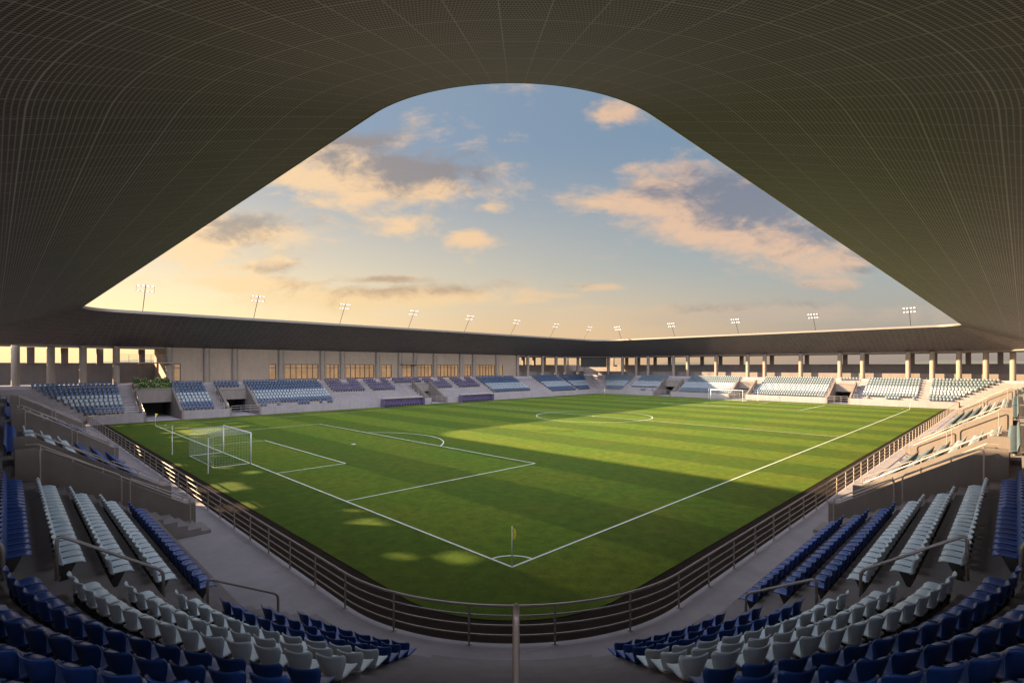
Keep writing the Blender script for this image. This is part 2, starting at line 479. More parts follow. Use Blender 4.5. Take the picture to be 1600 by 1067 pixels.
# seat blocks (t0, t1, first row, last row, colour rule); aisles are what is left between them
def endL(o): return 68 + 4.5 + .71 * o
def endFL(o): return -4.5 - .71 * o
def endR(o): return 105 + 3.0 + .86 * o
def endFR(o): return -3.0 - .86 * o
BLK = {
 'L': [(1.3, 12.1, 3, 10), (20.8, 36.2, 1, 10), (45.0, 60.5, 1, 10), (68.2, endL, 1, 10)],
 'R': [(1.3, 12.1, 1, 10), (20.8, 36.2, 1, 10), (45.0, 62.0, 1, 10), (64.0, 85.0, 1, 10), (93.5, endR, 1, 10)],
 'FL': [(endFL, -2.0, 2, 10), (4.9, 9.6, 2, 10), (16.0, 29.8, 3, 10), (31.2, 38.2, 6, 10, 'p'), (39.8, 45.4, 6, 10, 'p'), (46.8, 54.0, 9, 10, 'p'),
        (54.8, 61.0, 6, 10, 'p'), (63.0, 69.8, 6, 10, 'p'), (71.6, 85.4, 3, 10), (93.0, 104.0, 2, 10), (105.2, lambda o: 110.2 + .95 * (o - 2.4), 2, 10)],
 'FR': [(endFR, -1.7, 2, 10), (0.0, 9.3, 3, 10), (16.1, 31.0, 2, 10), (37.0, 50.6, 2, 10), (57.4, 66.3, 4, 10), (68.6, lambda o: 73.6 + .75 * (o - 2.4), 2, 10)]}
mt = MB()
WALL_H = 1.3
for side in ('L', 'R', 'FL', 'FR'):
    near = side in 'LR'
    lo = 1.0 if near else mit[(side, 0)]; hi = mit[(side, 1)]
    cuts = [lo]
    for a, b in VOM[side]: cuts += [a - .3, a, b, b + .3]
    cuts.append(hi)
    # intervals between vomitories
    spans = [(cuts[0], cuts[1])] + [(cuts[4 * i], cuts[4 * i + 1]) for i in range(1, len(VOM[side]) + 1)]
    for a, b in spans:
        if near:
            subs = [(a, b, 1, 10, False)]
            if side == 'L' and a == 1.0: subs = [(1.0, 1.12, 1, 10, False), (1.12, 12.25, 3, 10, False), (12.25, b, 1, 10, True)]
            elif not callable(a) and not callable(b): subs = [(a, a + 2.2, 1, 10, True), (a + 2.2, b - 1.7, 1, 10, False), (b - 1.7, b, 1, 10, True)]
            if side == 'R' and a == 1.0: subs = [(1.0, 12.25, 1, 10, False), (12.25, b, 1, 10, True)]
            for s0, s1, k0, k1, hf in subs:
                sweep(mt, side, step_profile(k0, k1, hf, base=.25), s0, s1, floor=.2)
        else:
            pr = [(0, -.02), (0, WALL_H), (.22, WALL_H), (.22, .56)] + step_profile(2, 10, False, base=.56)
            sweep(mt, side, pr, a, b, floor=-.02)
    for a, b in VOM[side]:      # rows that run on above the tunnel mouth
        pr = [(O1 + RD * 6, 2.5)] + step_profile(7, 10, False, base=2.5)[1:]
        sweep(mt, side, pr, a - .3, b + .3, floor=2.5)
# rounded near corner: plain rows with stair flights in the middle and at both ends
sweep(mt, 'N', step_profile(1, 10, False, base=.25), lambda o: -math.degrees(math.asin(min(1, 6.9 / (RC + o) if False else .0))) - 38.5 + 0 * o, lambda o: -math.degrees(math.asin(2.1 / (RC + o))), floor=.2, nseg=24)
sweep(mt, 'N', step_profile(1, 10, False, base=.25), lambda o: math.degrees(math.asin(2.1 / (RC + o))), 38.5, floor=.2, nseg=24)
sweep(mt, 'N', step_profile(1, 10, True, base=.25), lambda o: -math.degrees(math.asin(2.1 / (RC + o))), lambda o: math.degrees(math.asin(2.1 / (RC + o))), floor=.2, nseg=8)
sweep(mt, 'N', step_profile(1, 10, True, base=.25), -45, -38.5, floor=.2, nseg=5)
sweep(mt, 'N', step_profile(1, 10, True, base=.25), 38.5, 45, floor=.2, nseg=5)
mt.build('terrace', CONC, stadium)
# concourse behind the top row, its back wall
mc = MB()
OR = 22.0
prof = [(OB, ZC - .475), (OB, ZC), (OR, ZC)]
for side in ('L', 'R', 'FL', 'FR'):
    sweep(mc, side, prof, 1.0 if side in 'LR' else mit[(side, 0)], mit[(side, 1)], caps=False)
sweep(mc, 'N', prof, -45, 45, caps=False, nseg=30)
mc.build('concourse_floor', CONC_FLOOR, stadium)
mb_ = MB()
prof = [(OR, ZC - .2), (OR, 8.55), (OR + .35, 8.55), (OR + .35, -.05)]
for side in ('FL', 'FR'): sweep(mb_, side, prof, mit[(side, 0)], mit[(side, 1)], caps=False)
prof = [(OR, ZC - .2), (OR, 8.3), (OR + .35, 8.3), (OR + .35, -.05)]
sweep(mb_, 'L', prof, 40.0, mit[('L', 1)], caps=False); sweep(mb_, 'R', prof, 40.0, mit[('R', 1)], caps=False)
prof = [(OR, ZC - .2), (OR, 5.9), (OR + .35, 5.9), (OR + .35, -.05)]
sweep(mb_, 'L', prof, 1.0, 40.0); sweep(mb_, 'R', prof, 1.0, 40.0); sweep(mb_, 'N', prof, -45, 45, caps=False, nseg=30)
mb_.build('back_wall', CONC_WALL, stadium)
# low parapet between seats and concourse of the far stands
mp = MB()
for side, a, b in (('FL', 88.0, 121.5), ('FR', -17.0, 85.0)):
    sweep(mp, side, [(13.4, ZC), (13.4, ZC + 1.25), (13.65, ZC + 1.25), (13.65, ZC)], a, b)
mp.build('parapet', CONC_WALL, stadium)

# ---- roof
def roof_loop(prof, omax_left=None):
    """closed ring through four rounded corners; returns MB with UVs in panel units"""
    rn, ro = 6.0, 4.2          # corner radius: nearest corner, the other three
    cs = [((X0 + rn, Y0 + rn), 180, rn), ((X1 - ro, Y0 - .7 + ro), 270, ro), ((X1 - 7, Y1 - 7), 0, 7.0), ((X0 - 1.0 + ro, Y1 - ro), 90, ro)]
    st = []      # (fn(o)->xy, u)
    u = 0.0
    n = 45
    for ci, (c, a0, rc) in enumerate(cs):
        for j in range(n + 1):
            a = R(a0 + 90 * j / n)
            st.append((c[0] + rc * math.cos(a), c[1] + rc * math.sin(a), math.cos(a), math.sin(a), u + 90 * j / n / 4.0))
        u += 90 / 4.0
        a = R(a0 + 90); p = (c[0] + rc * math.cos(a), c[1] + rc * math.sin(a))
        c2, _, r2 = cs[(ci + 1) % 4]; p2 = (c2[0] + r2 * math.cos(a), c2[1] + r2 * math.sin(a))
        ln = math.hypot(p2[0] - p[0], p2[1] - p[1])
        # straights: subdivide
        ns = max(2, int(ln / 4))
        for j in range(1, ns):
            w = j / ns
            st.append((p[0] + (p2[0] - p[0]) * w, p[1] + (p2[1] - p[1]) * w, math.cos(a), math.sin(a), u + ln * w))
        u = u + ln
    mb = MB(); k = len(prof); vs = []
    for bx, by, ca, sa, uu in st:
        for o, z in prof: vs.append((bx + o * ca, by + o * sa, z))
    fs = []; uvs = []
    N = len(st)
    for i in range(N):
        j = (i + 1) % N
        u0 = st[i][4]; u1 = st[j][4] if j else u
        for q in range(k - 1):
            if omax_left is not None and all(st[w_][0] < 5.3 and st[w_][1] > -.45 for w_ in (i, j)) and max(prof[q][0], prof[q + 1][0]) > omax_left: continue
            fs.append((i * k + q, j * k + q, j * k + q + 1, i * k + q + 1))
            v0, v1 = prof[q][0] / 1.25, prof[q + 1][0] / 1.25
            uvs.append([(u0, v0), (u1, v0), (u1, v1), (u0, v1)])
    mb.add(vs, fs, 0, uvs)
    return mb
def zs(o): return 15.43 - 4.28 * (o / 12.0) ** 1.04
sprof = [(o, zs(o)) for o in (.12, 1, 2, 3, 4, 5, 6, 7, 8, 9, 10, 11, 12)]
roof = roof_loop([(0.0, 15.86), (2.5, 15.98), (7, 14.7), (13.0, 11.75), (24.0, 11.5), (24.0, 10.9)], 13.5).build('roof', SHELL, stadium)
roof_loop(sprof).build('soffit', SOFFIT, roof, smooth=True)
roof_loop([(12.0, zs(12) - .002), (12.0, zs(12) - .22), (13.2, zs(12) - .22), (24.0, 10.9)], 13.5).build('flat_ceiling', DARKBEAM, roof)
# rear ceiling slab over the left stand; unseen slots added to dapple the pitch
DAPPLE_SLOTS = []      # x0, x1, y0, y1
def slot(x, y, dx, dy): DAPPLE_SLOTS.append((x - dx / 2, x + dx / 2, y - dy / 2, y + dy / 2))
for q in ((-21.0, 30.0, 1.3, 1.7), (-22.6, 31.8, .8, 1.2), (-21.4, 36.8, 1.5, 2.0), (-20.6, 39.5, 1.0, 1.0), (-25.4, 44.8, 2.6, 2.0), (-24.6, 50.4, 3.2, 3.2), (-21.2, 54.2, 1.2, 1.4),
          (-22.2, 57.6, 1.0, 1.0), (-21.0, 64.0, 1.2, .9), (-25.2, 61.6, 2.2, 1.6), (-20.6, 69.0, 1.0, 1.2), (-21.6, 76.6, 1.2, 1.3), (-20.9, 80.8, 1.1, 1.0), (-20.6, 85.6, 1.2, 1.3), (-18.0, 90.2, 2.4, .9), (-16.4, 93.0, 2.6, .8),
          (-19.6, 92.0, 1.2, .8), (-12.0, 91.6, 2.4, .8), (-13.0, 95.0, 2.0, .7), (-7.0, 93.6, 2.6, .7), (-2.0, 95.2, 2.2, .6)): slot(*q)
ms = MB()
XL, YL = X0 - 24.0, Y1 + 24.0
ys = sorted({.0, Y1 + 13.1, YL} | {v for q in DAPPLE_SLOTS for v in q[2:]}); xs = sorted({XL, X0 - 13.1, 5.07} | {v for q in DAPPLE_SLOTS for v in q[:2]})
for ya, yb in zip(ys, ys[1:]):
    ym = (ya + yb) / 2; run = None
    for xa, xb in list(zip(xs, xs[1:])) + [(None, None)]:
        solid = xa is not None and max(X0 - (xa + xb) / 2, ym - Y1) > 13.1 and not any(q[0] < (xa + xb) / 2 < q[1] and q[2] < ym < q[3] for q in DAPPLE_SLOTS)
        if solid: run = (run[0], xb) if run else (xa, xb)
        elif run:
            ms.box(((run[0] + run[1]) / 2, ym, 11.16), (run[1] - run[0], yb - ya, .12)); run = None
ms.build('added_slot_ceiling', DARKBEAM, roof)
roof_loop([(.12, 15.432), (.0, 15.45), (-.06, 15.50), (-.06, 15.84), (0.0, 15.88), (.4, 15.93)]).build('rim_fascia', FASCIA, roof)

# ---- columns
ZTOP = zs(12)
def column(x, y, r=.46, z0=ZC, z1=ZTOP):
    m = MB(); n = 20
    vs = []; 
    for z in (z0, z1):
        for j in range(n):
            a = 2 * math.pi * j / n; vs.append((r * math.cos(a), r * math.sin(a), z))
    fs = [(j, (j + 1) % n, n + (j + 1) % n, n + j) for j in range(n)]
    m.add(vs, fs)
    return m
col_mesh = column(0, 0).build('column', CONC_COL, stadium, smooth=True)
first = [True]
def put_column(x, y):
    if first[0]: o = col_mesh; first[0] = False
    else:
        o = col_mesh.copy(); COL.objects.link(o); o.parent = stadium
    o.location = (x, y, 0)
OCOL = 11.55
for x in (-13.3, -9.6, -6.0, -2.0, 5.0, 10.5, 15.0, 23.1, 31.3, 35.6, 43.9, 49.6, 53.7, 59.4, 67.6, 71.9, 80.2, 88.2, 92.4, 98.8, 105.0, 109.5, 116.0): put_column(x, Y1 + OCOL)
for y in (79.0, 73.7, 68.8, 64.7, 56.5, 52.2, 44.0, 35.7, 31.5, 23.2, 15.0, 10.6, 2.4, -1.6, -5.8, -9.8, -13.6): put_column(X1 + OCOL, y)
for t in (7, 15, 23, 31, 39, 47, 55, 63, 71, 79): put_column(X0 - OCOL, t)
for t in (7, 15, 23, 31, 39, 47, 55, 63, 71, 79, 87, 95, 103): put_column(t, Y0 - OCOL)
# rectangular piers at the back wall
pier_m = MB(); pier_m.box((0, 0, 9.7), (.9, .7, 2.6))
pier0 = None
def put_pier(x, y, rz):
    global pier0
    if pier0 is None: pier0 = o = pier_m.build('pier', CONC_WALL, stadium)
    else: o = pier0.copy(); COL.objects.link(o); o.parent = stadium
    o.location = (x, y, 0); o.rotation_euler = (0, 0, rz)
for y in (91, 84, 78.5, 74, 68, 63, 57, 52.5, 47, 41, 33.0, 24.5, 16.0, 11.6, 2.9, -1.1, -6.7, -11.7, -19): put_pier(X1 + 21.6, y, R(90))
for x in (-23, -17, -11.5, -7.5, -3.0, 2.8, 90, 95, 101, 106, 111, 117, 123): put_pier(x, Y1 + 21.6, 0)
for t in (60, 68, 76, 84): put_pier(X0 - 21.6, t, R(90))
for t in (60, 68, 76, 84, 92, 100, 108): put_pier(t, Y0 - 21.6, 0)

# ---- enclosed rooms behind the far left stand: concrete panels between the columns, windows below
WIN = [(5.7, 6.7), (21.0, 22.3), (23.9, 30.6), (32.2, 34.9), (36.5, 43.2), (45.0, 47.6), (50.4, 53.0), (54.6, 58.8), (60.3, 66.9), (68.9, 71.2), (73.2, 79.6), (81.4, 82.6)]
YW = Y1 + OCOL + .25
mwall = MB()
xa = 5.0
for a, b in WIN + [(88.2, 88.2)]:
    if a > xa: mwall.box(((xa + a) / 2, YW + .15, (ZC + 8.45) / 2), (a - xa, .3, 8.45 - ZC))
    xa = b
mwall.box((46.6, YW + .15, (8.45 + ZTOP) / 2), (83.2, .3, ZTOP - 8.45))
mwall.box((88.35, YW + 5, (ZC + ZTOP) / 2), (.3, 10, ZTOP - ZC)); mwall.box((4.85, YW + 5, (ZC + ZTOP) / 2), (.3, 10, ZTOP - ZC))
roomwall = mwall.build('room_wall', ROOMW, stadium)
for a, b in WIN:
    p_ = MB(); p_.box(((a + b) / 2, YW + .22, (ZC + .35 + 8.4) / 2), (b - a, .03, 8.05 - ZC))
    w_ = p_.build('window', WINDOW, roomwall)
    f_ = MB(); n = max(1, round((b - a) / 1.05))
    for j in range(n + 1):
        xx = a + .05 + (b - a - .1) * j / n; f_.box((xx, YW + .13, (ZC + 8.4) / 2 + .05), (.09, .12, 8.3 - ZC))
    for zz in (ZC + .3, 7.75, 8.38): f_.box(((a + b) / 2, YW + .125, zz), (b - a - .02, .10, .09))
    f_.build('frame', MULL, w_)
# gallery slab with balustrade at the left end of the rooms
mg = MB(); mg.box((1.6, Y1 + OCOL - .1, 8.55), (7.4, 2.2, .2))
gal = mg.build('gallery', CONC_COL, stadium)
gr = MB()
for zz in (8.95, 9.25, 9.55, 9.85): gr.tube([(-2.0, Y1 + OCOL - 1.1, zz), (5.2, Y1 + OCOL - 1.1, zz)], .025, 6)
for j in range(6): gr.tube([(-2.0 + 1.44 * j, Y1 + OCOL - 1.1, 8.65), (-2.0 + 1.44 * j, Y1 + OCOL - 1.1, 9.87)], .03, 6)
gr.build('balustrade', STEEL, gal)
mg = MB(); mg.box((51.7, Y1 + OCOL - .5, 8.55), (4.6, 1.6, .2))
gal = mg.build('gallery', CONC_COL, stadium)
gr = MB()
for zz in (8.95, 9.25, 9.55): gr.tube([(49.5, Y1 + OCOL - 1.25, zz), (53.9, Y1 + OCOL - 1.25, zz)], .025, 6)
for j in range(4): gr.tube([(49.5 + 1.46 * j, Y1 + OCOL - 1.25, 8.65), (49.5 + 1.46 * j, Y1 + OCOL - 1.25, 9.57)], .03, 6)
gr.build('balustrade', STEEL, gal)

# ------------------------------------------------------------------ vomitories
def ztop_wall(o): return 1.35 + (o - 1.3) * .577
VLAB = {('L', 0): 'concrete stairway entrance with sloping walls nearest the camera in the left stand',
        ('L', 1): 'middle sloping-walled stairway entrance of the shaded left stand behind the near goal',
        ('L', 2): 'farthest sloping-walled stairway entrance of the left stand, beside the left corner',
        ('R', 0): 'concrete stairway entrance nearest the camera in the right stand, its face in shade',
        ('R', 1): 'sunlit middle stairway entrance of the right stand with sloping rail-topped walls',
        ('R', 2): 'sunlit sloping-walled stairway entrance at the far end of the right stand',
        ('FL', 0): 'wide dark tunnel mouth under the flower planters beside the left corner flag',
        ('FL', 1): 'stairway entrance with a short row of blue seats above, right of planters',
        ('FL', 2): 'central stairway entrance between the purple seats and the two dugouts',
        ('FR', 0): 'dark stairway entrance of the far stand nearest the right corner flag',
        ('FR', 1): 'dark stairway entrance directly behind the right post of the far goal',
        ('FR', 2): 'dark stairway entrance of the far stand left of the far goal'}
for side in VOM:
    for i, (a, b) in enumerate(VOM[side]):
        near = side in 'LR'
        base = P(side, (a + b) / 2, 1.3, .25 if near else 0)
        v = thing('stairway_entrance', VLAB[(side, i)], 'entrance', base, 0, 'stairway entrances through the seating')
        vinv = Vector(base)
        def sub(m, name, mt_, sm=False, par=v):
            m.v = [tuple(Vector(p) - vinv) for p in m.v]; return m.build(name, mt_, par, sm)
        o0 = 1.3 if near else 0.0
        zf = .25 if near else -.02
        z0 = ztop_wall(1.3)
        o1 = O1 + RD * 6
        for t0, t1 in ((a - .3, a), (b, b + .3)):
            m = MB(); e = .002
            q = lambda t, o, z: P(side, t, o, z)
            oA = o0 - (.01 if not near else 0)
            pr = [(oA, zf - .02), (oA, z0), (oA + .35, z0), (o1 - .02, ztop_wall(o1)), (o1 + .55, ztop_wall(o1)), (o1 + .55, zf - .02)] if near else \
                 [(oA, zf), (oA, z0), (1.0, z0), (o1 - .02, ztop_wall(o1)), (o1 + .3, ztop_wall(o1)), (o1 + .3, zf)]
            n = len(pr)
            t0e, t1e = t0 - e, t1 + e
            vs = [q(t0e, o, z) for o, z in pr] + [q(t1e, o, z) for o, z in pr]
            fs = [tuple(range(n)), tuple(range(2 * n - 1, n - 1, -1))] + [(j, n + j, n + (j + 1) % n, (j + 1) % n) for j in range(n)]
            m.add(vs, fs)
            w = sub(m, 'side_wall', CONC_WALL)
            # steel rail on the wall top
            tm = (t0 + t1) / 2
            m = MB()
            path = [(o0 + .2, z0 + .16), (o0 + .5, z0 + .2), (o1 - .1, ztop_wall(o1) + .16), (o1 + .25, ztop_wall(o1) + .16)]
            m.tube([q(tm, o, z) for o, z in path], .035 if near else .03, 6)
            for k in range(6):
                oo = o0 + .5 + (o1 - o0 - .7) * k / 5
                m.tube([q(tm, oo, ztop_wall(max(oo, 1.3)) - .05), q(tm, oo, ztop_wall(max(oo, 1.3)) + .17)], .025, 5)
            sub(m, 'wall_rail', RAILM)
            # handrail loops on the stair side of the wall
            outt = t0 - .35 if t0 < (a + b) / 2 - 1 else t1 + .35
            for (oa, ob_) in ((1.6, 3.9), (4.2, 6.8)):
                m = MB()
                za, zb = ztop_wall(oa) - .9 + .1, ztop_wall(ob_) - .9 + .1
                m.tube([q(outt, o, z) for o, z in ()] or [Vector(p) for p in arc_path([q(outt, oa, za - .35), q(outt, oa, za + .95), q(outt, ob_, zb + .95), q(outt, ob_, zb - .35)], .18)], .03, 6)
                sub(m, 'handrail', RAILM)
        # beam over the mouth and the dark passage behind it
        m = MB()
        big = (side, i) == ('FL', 0)
        zl = 2.35
        lo = [P(side, a + .003, o1 - .32, zl), P(side, b - .003, o1 - .32, zl), P(side, b - .003, o1 - .004, zl), P(side, a + .003, o1 - .004, zl)]
        zh = 4.35 if big else 4.0
        hi = [(p[0], p[1], zh) for p in lo]
        m.hexa(lo, hi); 
        lo2 = [P(side, a + .003, o1 - .40, zh), P(side, b - .003, o1 - .40, zh), P(side, b - .003, o1 + .05, zh), P(side, a + .003, o1 + .05, zh)]
        m.hexa(lo2, [(p[0], p[1], zh + .12) for p in lo2])
        sub(m, 'lintel_beam', CONC_WALL)
        m = MB()
        for t0, t1 in ((a - .02, a + .001), (b - .001, b + .02)):
            lo = [P(side, t0, o1 + .31, zf), P(side, t1, o1 + .31, zf), P(side, t1, o1 + 6, zf), P(side, t0, o1 + 6, zf)]
            m.hexa(lo, [(p[0], p[1], 2.48) for p in lo])
        lo = [P(side, a, o1 + 5.9, zf), P(side, b, o1 + 5.9, zf), P(side, b, o1 + 6, zf), P(side, a, o1 + 6, zf)]
        m.hexa(lo, [(p[0], p[1], 2.48) for p in lo])
        sub(m, 'passage', DARK)
        m = MB()
        if not near:
            lo = [P(side, a, 0, -.02), P(side, b, 0, -.02), P(side, b, o1 + 6, -.02), P(side, a, o1 + 6, -.02)]
            m.add([(p[0], p[1], .012) for p in lo], [(0, 1, 2, 3)])
            sub(m, 'passage_floor', CONC_FLOOR)
            if not big:
                m = MB()
                for zz in (.9, 1.3, 1.65): m.tube([P(side, a, .12, zz), P(side, b, .12, zz)], .03, 6)
                for k in range(4): m.tube([P(side, a + (b - a) * k / 3, .12, 0), P(side, a + (b - a) * k / 3, .12, 1.65)], .03, 6)
                sub(m, 'gate_rail', STEEL)
            if i > 0 and side == 'FL' and i == 2:
                pass

# ------------------------------------------------------------------ seats
def shell(fn, nu, nv, th):
    """closed curved panel: fn(u,v)->(x,y,z) with a thickness th along the local normal"""
    g_ = [[Vector(fn(-1 + 2 * i / nu, j / nv)) for i in range(nu + 1)] for j in range(nv + 1)]
    vs = []; fs = []; back = []
    for j in range(nv + 1):
        for i in range(nu + 1):
            du = g_[j][min(i + 1, nu)] - g_[j][max(i - 1, 0)]; dv = g_[min(j + 1, nv)][i] - g_[max(j - 1, 0)][i]
            nrm = du.cross(dv).normalized(); vs.append(g_[j][i] + nrm * th / 2); back.append(g_[j][i] - nrm * th / 2)
    n = len(vs); W = nu + 1; vs += back
    for j in range(nv):
        for i in range(nu):
            a = j * W + i; fs.append((a, a + 1, a + W + 1, a + W)); fs.append((n + a + W, n + a + W + 1, n + a + 1, n + a))
    per = [i for i in range(W)] + [j * W + nu for j in range(1, nv + 1)] + [nv * W + i for i in range(nu - 1, -1, -1)] + [j * W for j in range(nv - 1, 0, -1)]
    for k in range(len(per)):
        a, b = per[k], per[(k + 1) % len(per)]; fs.append((b, a, n + a, n + b))
    return vs, fs
def lerp_tab(tab, v):
    for (a, x), (b, y) in zip(tab, tab[1:]):
        if v <= b: return x + (y - x) * (v - a) / (b - a)
    return tab[-1][1]
def back_fn(u, v):
    hw = lerp_tab([(0, .15), (.3, .168), (.55, .212), (.78, .235), (.94, .234), (1, .220)], v)
    y = -.205 - .075 * v + .062 * abs(u) ** 2.2 - (.025 * max(0, v - .85) / .15)
    return (hw * u, y, .405 + .405 * v - .012 * (1 - abs(u)) * (v > .9))
def pan_fn(u, v):
    hw = lerp_tab([(0, .165), (.2, .20), (.8, .222), (.93, .205), (1, .175)], v)
    y = -.225 + .47 * v
    z = .415 + .028 * abs(u) ** 2.5 + .03 * math.sin(v * math.pi * .9) * .5 - (.05 * ((v - .8) / .2) ** 2 if v > .8 else 0) + (.03 * (1 - v / .15) if v < .15 else 0)
    return (hw * u, y, z)
def part_mesh(name, fn, nu, nv, th):
    m = MB(); m.add(*shell(fn, nu, nv, th)); me = m.build(name, BLUE, None, True); d = me.data; bpy.data.objects.remove(me); return d
back_b = part_mesh('backrest', back_fn, 8, 8, .022); pan_b = part_mesh('seat_pan', lambda u, v: pan_fn(-u, v), 8, 8, .024)
back_w = back_b.copy(); pan_w = pan_b.copy()
for d in (back_w, pan_w): d.materials[0] = PALE
m = MB(); m.hexa([(-.025, -.18, 0), (.025, -.18, 0), (.025, -.09, 0), (-.025, -.09, 0)], [(-.025, -.21, .405), (.025, -.21, .405), (.025, .10, .405), (-.025, .10, .405)]); m.box((0, -.17, .30), (.30, .05, .05)); m.box((0, -.13, .012), (.12, .16, .024))
tmp = m.build('bracket', POLE); brk = tmp.data; bpy.data.objects.remove(tmp)
def lowres(fn1, fn2):
    m = MB()
    m.add(*shell(fn1, 2, 4, .03)); m.add(*shell(fn2, 2, 3, .03)); m.box((0, -.08, .2), (.06, .16, .42), mi=1)
    return m
low = lowres(back_fn, lambda u, v: pan_fn(-u, v))
seats = []    # (side, t, k, colour, block info)
PITCH = .53
def colour(k): return 'w' if 4 <= k <= 6 else 'b'
for side in BLK:
    for bi, blk in enumerate(BLK[side]):
        t0, t1, k0, k1 = blk[:4]; purple = len(blk) > 4
        for k in range(k0, k1 + 1):
            o = O1 + RD * k - .30
            a = t0(o) if callable(t0) else t0; b = t1(o) if callable(t1) else t1
            n = int((b - a) / PITCH + .5)
            for j in range(n):
                t = a + (j + .5) * (b - a) / n
                if purple and k >= 9 and b - a > 5.5 and abs(t - (a + b) / 2 - .4) < .9 and k0 < 9: continue
                seats.append((side, t, k, 'p' if purple else colour(k), bi, j, n))
# seats over the near voms and small row above far-left vom
for side, a, b, k0 in (('L', 13.9, 20.2, 8), ('R', 13.9, 20.2, 8), ('L', 36.5, 44.0, 8), ('R', 37.4, 43.8, 8), ('FL', 11.2, 15.2, 9), ('FR', 11.2, 14.8, 10)):
    for k in range(k0, 11):
        n = int((b - a) / PITCH)
        for j in range(n): seats.append((side, a + (j + .5) * (b - a) / n, k, 'b', 50, j, n))
for side, ts in (('FL', (16.8, 17.4, 19.6, 23.2, 23.75, 24.3, 24.85, 27.2, 28.7, 29.25)), ('FR', (.5, 3.0, 3.5, 4.0, 4.5, 5.0, 8.2, 58.6, 61.0, 61.5, 62.0))):
    for t in ts: seats.append((side, t, 2, 'b', 60, 0, 1))
for sgn in (-1, 1):
    for k in range(1, 11):
        o = O1 + RD * k - .30; Rr = RC + o
        a0 = math.degrees(math.asin(2.35 / Rr)); a1 = 45 - math.degrees(math.asin(1.35 / Rr))
        n = int(R(a1 - a0) * Rr / PITCH + .5)
        for j in range(n): seats.append(('N', sgn * (a0 + (j + .5) * (a1 - a0) / n), k, colour(k), 100 + sgn, j, n))
cl = Vector((-14.14, -14.14, 7.92))
def proj(p):
    d = Vector(p) - cl; D = (d.x + d.y) / S2; L = (d.x - d.y) / S2
    return D, 801 + 789 * L / max(D, .01), 573 - 789 * d.z / max(D, .01)
cand = []
for i, s in enumerate(seats):
    side, t, k = s[:3]; o = O1 + RD * k - .30
    p = P(side, t, o, zt(k)); D, px, py = proj((p[0], p[1], p[2] + .6))
    _, _, pyt = proj((p[0], p[1], p[2] + .86))
    if D > .5 and -15 < px < 1615 and pyt < 1075: cand.append(((Vector(p) - cl).length, i))
cand.sort()
chosen = {i for _, i in cand[:300]}
def row_words(side, k, first_k):
    if k <= 3: return {1: 'front blue row', 2: 'second blue row', 3: 'third blue row'}[k] if first_k == 1 else 'only front blue row'
    if k <= 6: return ['front white row', 'middle white row', 'rear white row'][k - 4]
    return ['first blue row behind white', 'second blue row behind white', 'third blue row behind white', 'rearmost blue row'][k - 7]
proto = {}
def make_seat(c):
    r = bpy.data.objects.new('stadium_chair', None); COL.objects.link(r); r.empty_display_size = .2
    for nm, d in (('backrest', back_w if c == 'w' else back_b), ('seat_pan', pan_w if c == 'w' else pan_b), ('bracket', brk)):
        o = bpy.data.objects.new(nm, d); COL.objects.link(o); o.parent = r
    return r
far = MB(); fmi = {'b': 0, 'w': 1, 'p': 3, 'm': 4}
for i, (side, t, k, c, bi, j, n) in enumerate(seats):
    o = O1 + RD * k - .30
    p = P(side, t, o, zt(k)); fx, fy = facing(side, t); rz = math.atan2(-fx, fy)
    if i in chosen:
        if c in proto:
            r = proto[c].copy(); COL.objects.link(r)
            for ch in list(proto[c].children):
                q = ch.copy(); COL.objects.link(q); q.parent = r
        else: r = proto[c] = make_seat(c)
        r.location = p; r.rotation_euler = (0, 0, rz + random.uniform(-.012, .012))
        word = 'white' if c == 'w' else 'dark blue'
        lr = 'left' if (side == 'L' or (side == 'N' and t < 0)) else 'right'
        if side == 'N': lab = f'{word} seat, {ORD[j]} from the centre aisle, {row_words(side, k, 1)}, {lr} curved block'
        elif bi == 0: lab = f'{word} seat, {ORD[j]} from the curved block, {row_words(side, k, 3 if side == "L" else 1)}, {lr} straight block'
        elif bi == 50: lab = f'{word} seat, {ORD[j]} above the entrance, {row_words(side, k, 1)}, {lr} stand'
        else: lab = f'{word} seat, {ORD[j]} past the entrance wall, {row_words(side, k, 1)}, {lr} stand'
        tag(r, lab, 'seat', 'seats in the rows nearest the camera')
    else:
        co, si = math.cos(rz), math.sin(rz)
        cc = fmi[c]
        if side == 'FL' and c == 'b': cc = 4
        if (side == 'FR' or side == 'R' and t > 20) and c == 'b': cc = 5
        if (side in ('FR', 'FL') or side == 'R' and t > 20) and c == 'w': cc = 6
        off = len(far.v)
        far.v += [(p[0] + x * .93 * co - y * si, p[1] + x * .93 * si + y * co, p[2] + z) for x, y, z in low.v]
        far.f += [tuple(a + off for a in f) for f in low.f]
        far.mi += [2 if q == 1 else cc for q in low.mi]
tag(far.build('stadium_chairs', [BLUE, PALE, POLE, PURPLE, MIDBLUE, TEAL, GREYWHITE], smooth=True), 'rows of blue, white and purple seats filling the stands farther off', 'seats', kind='stuff')

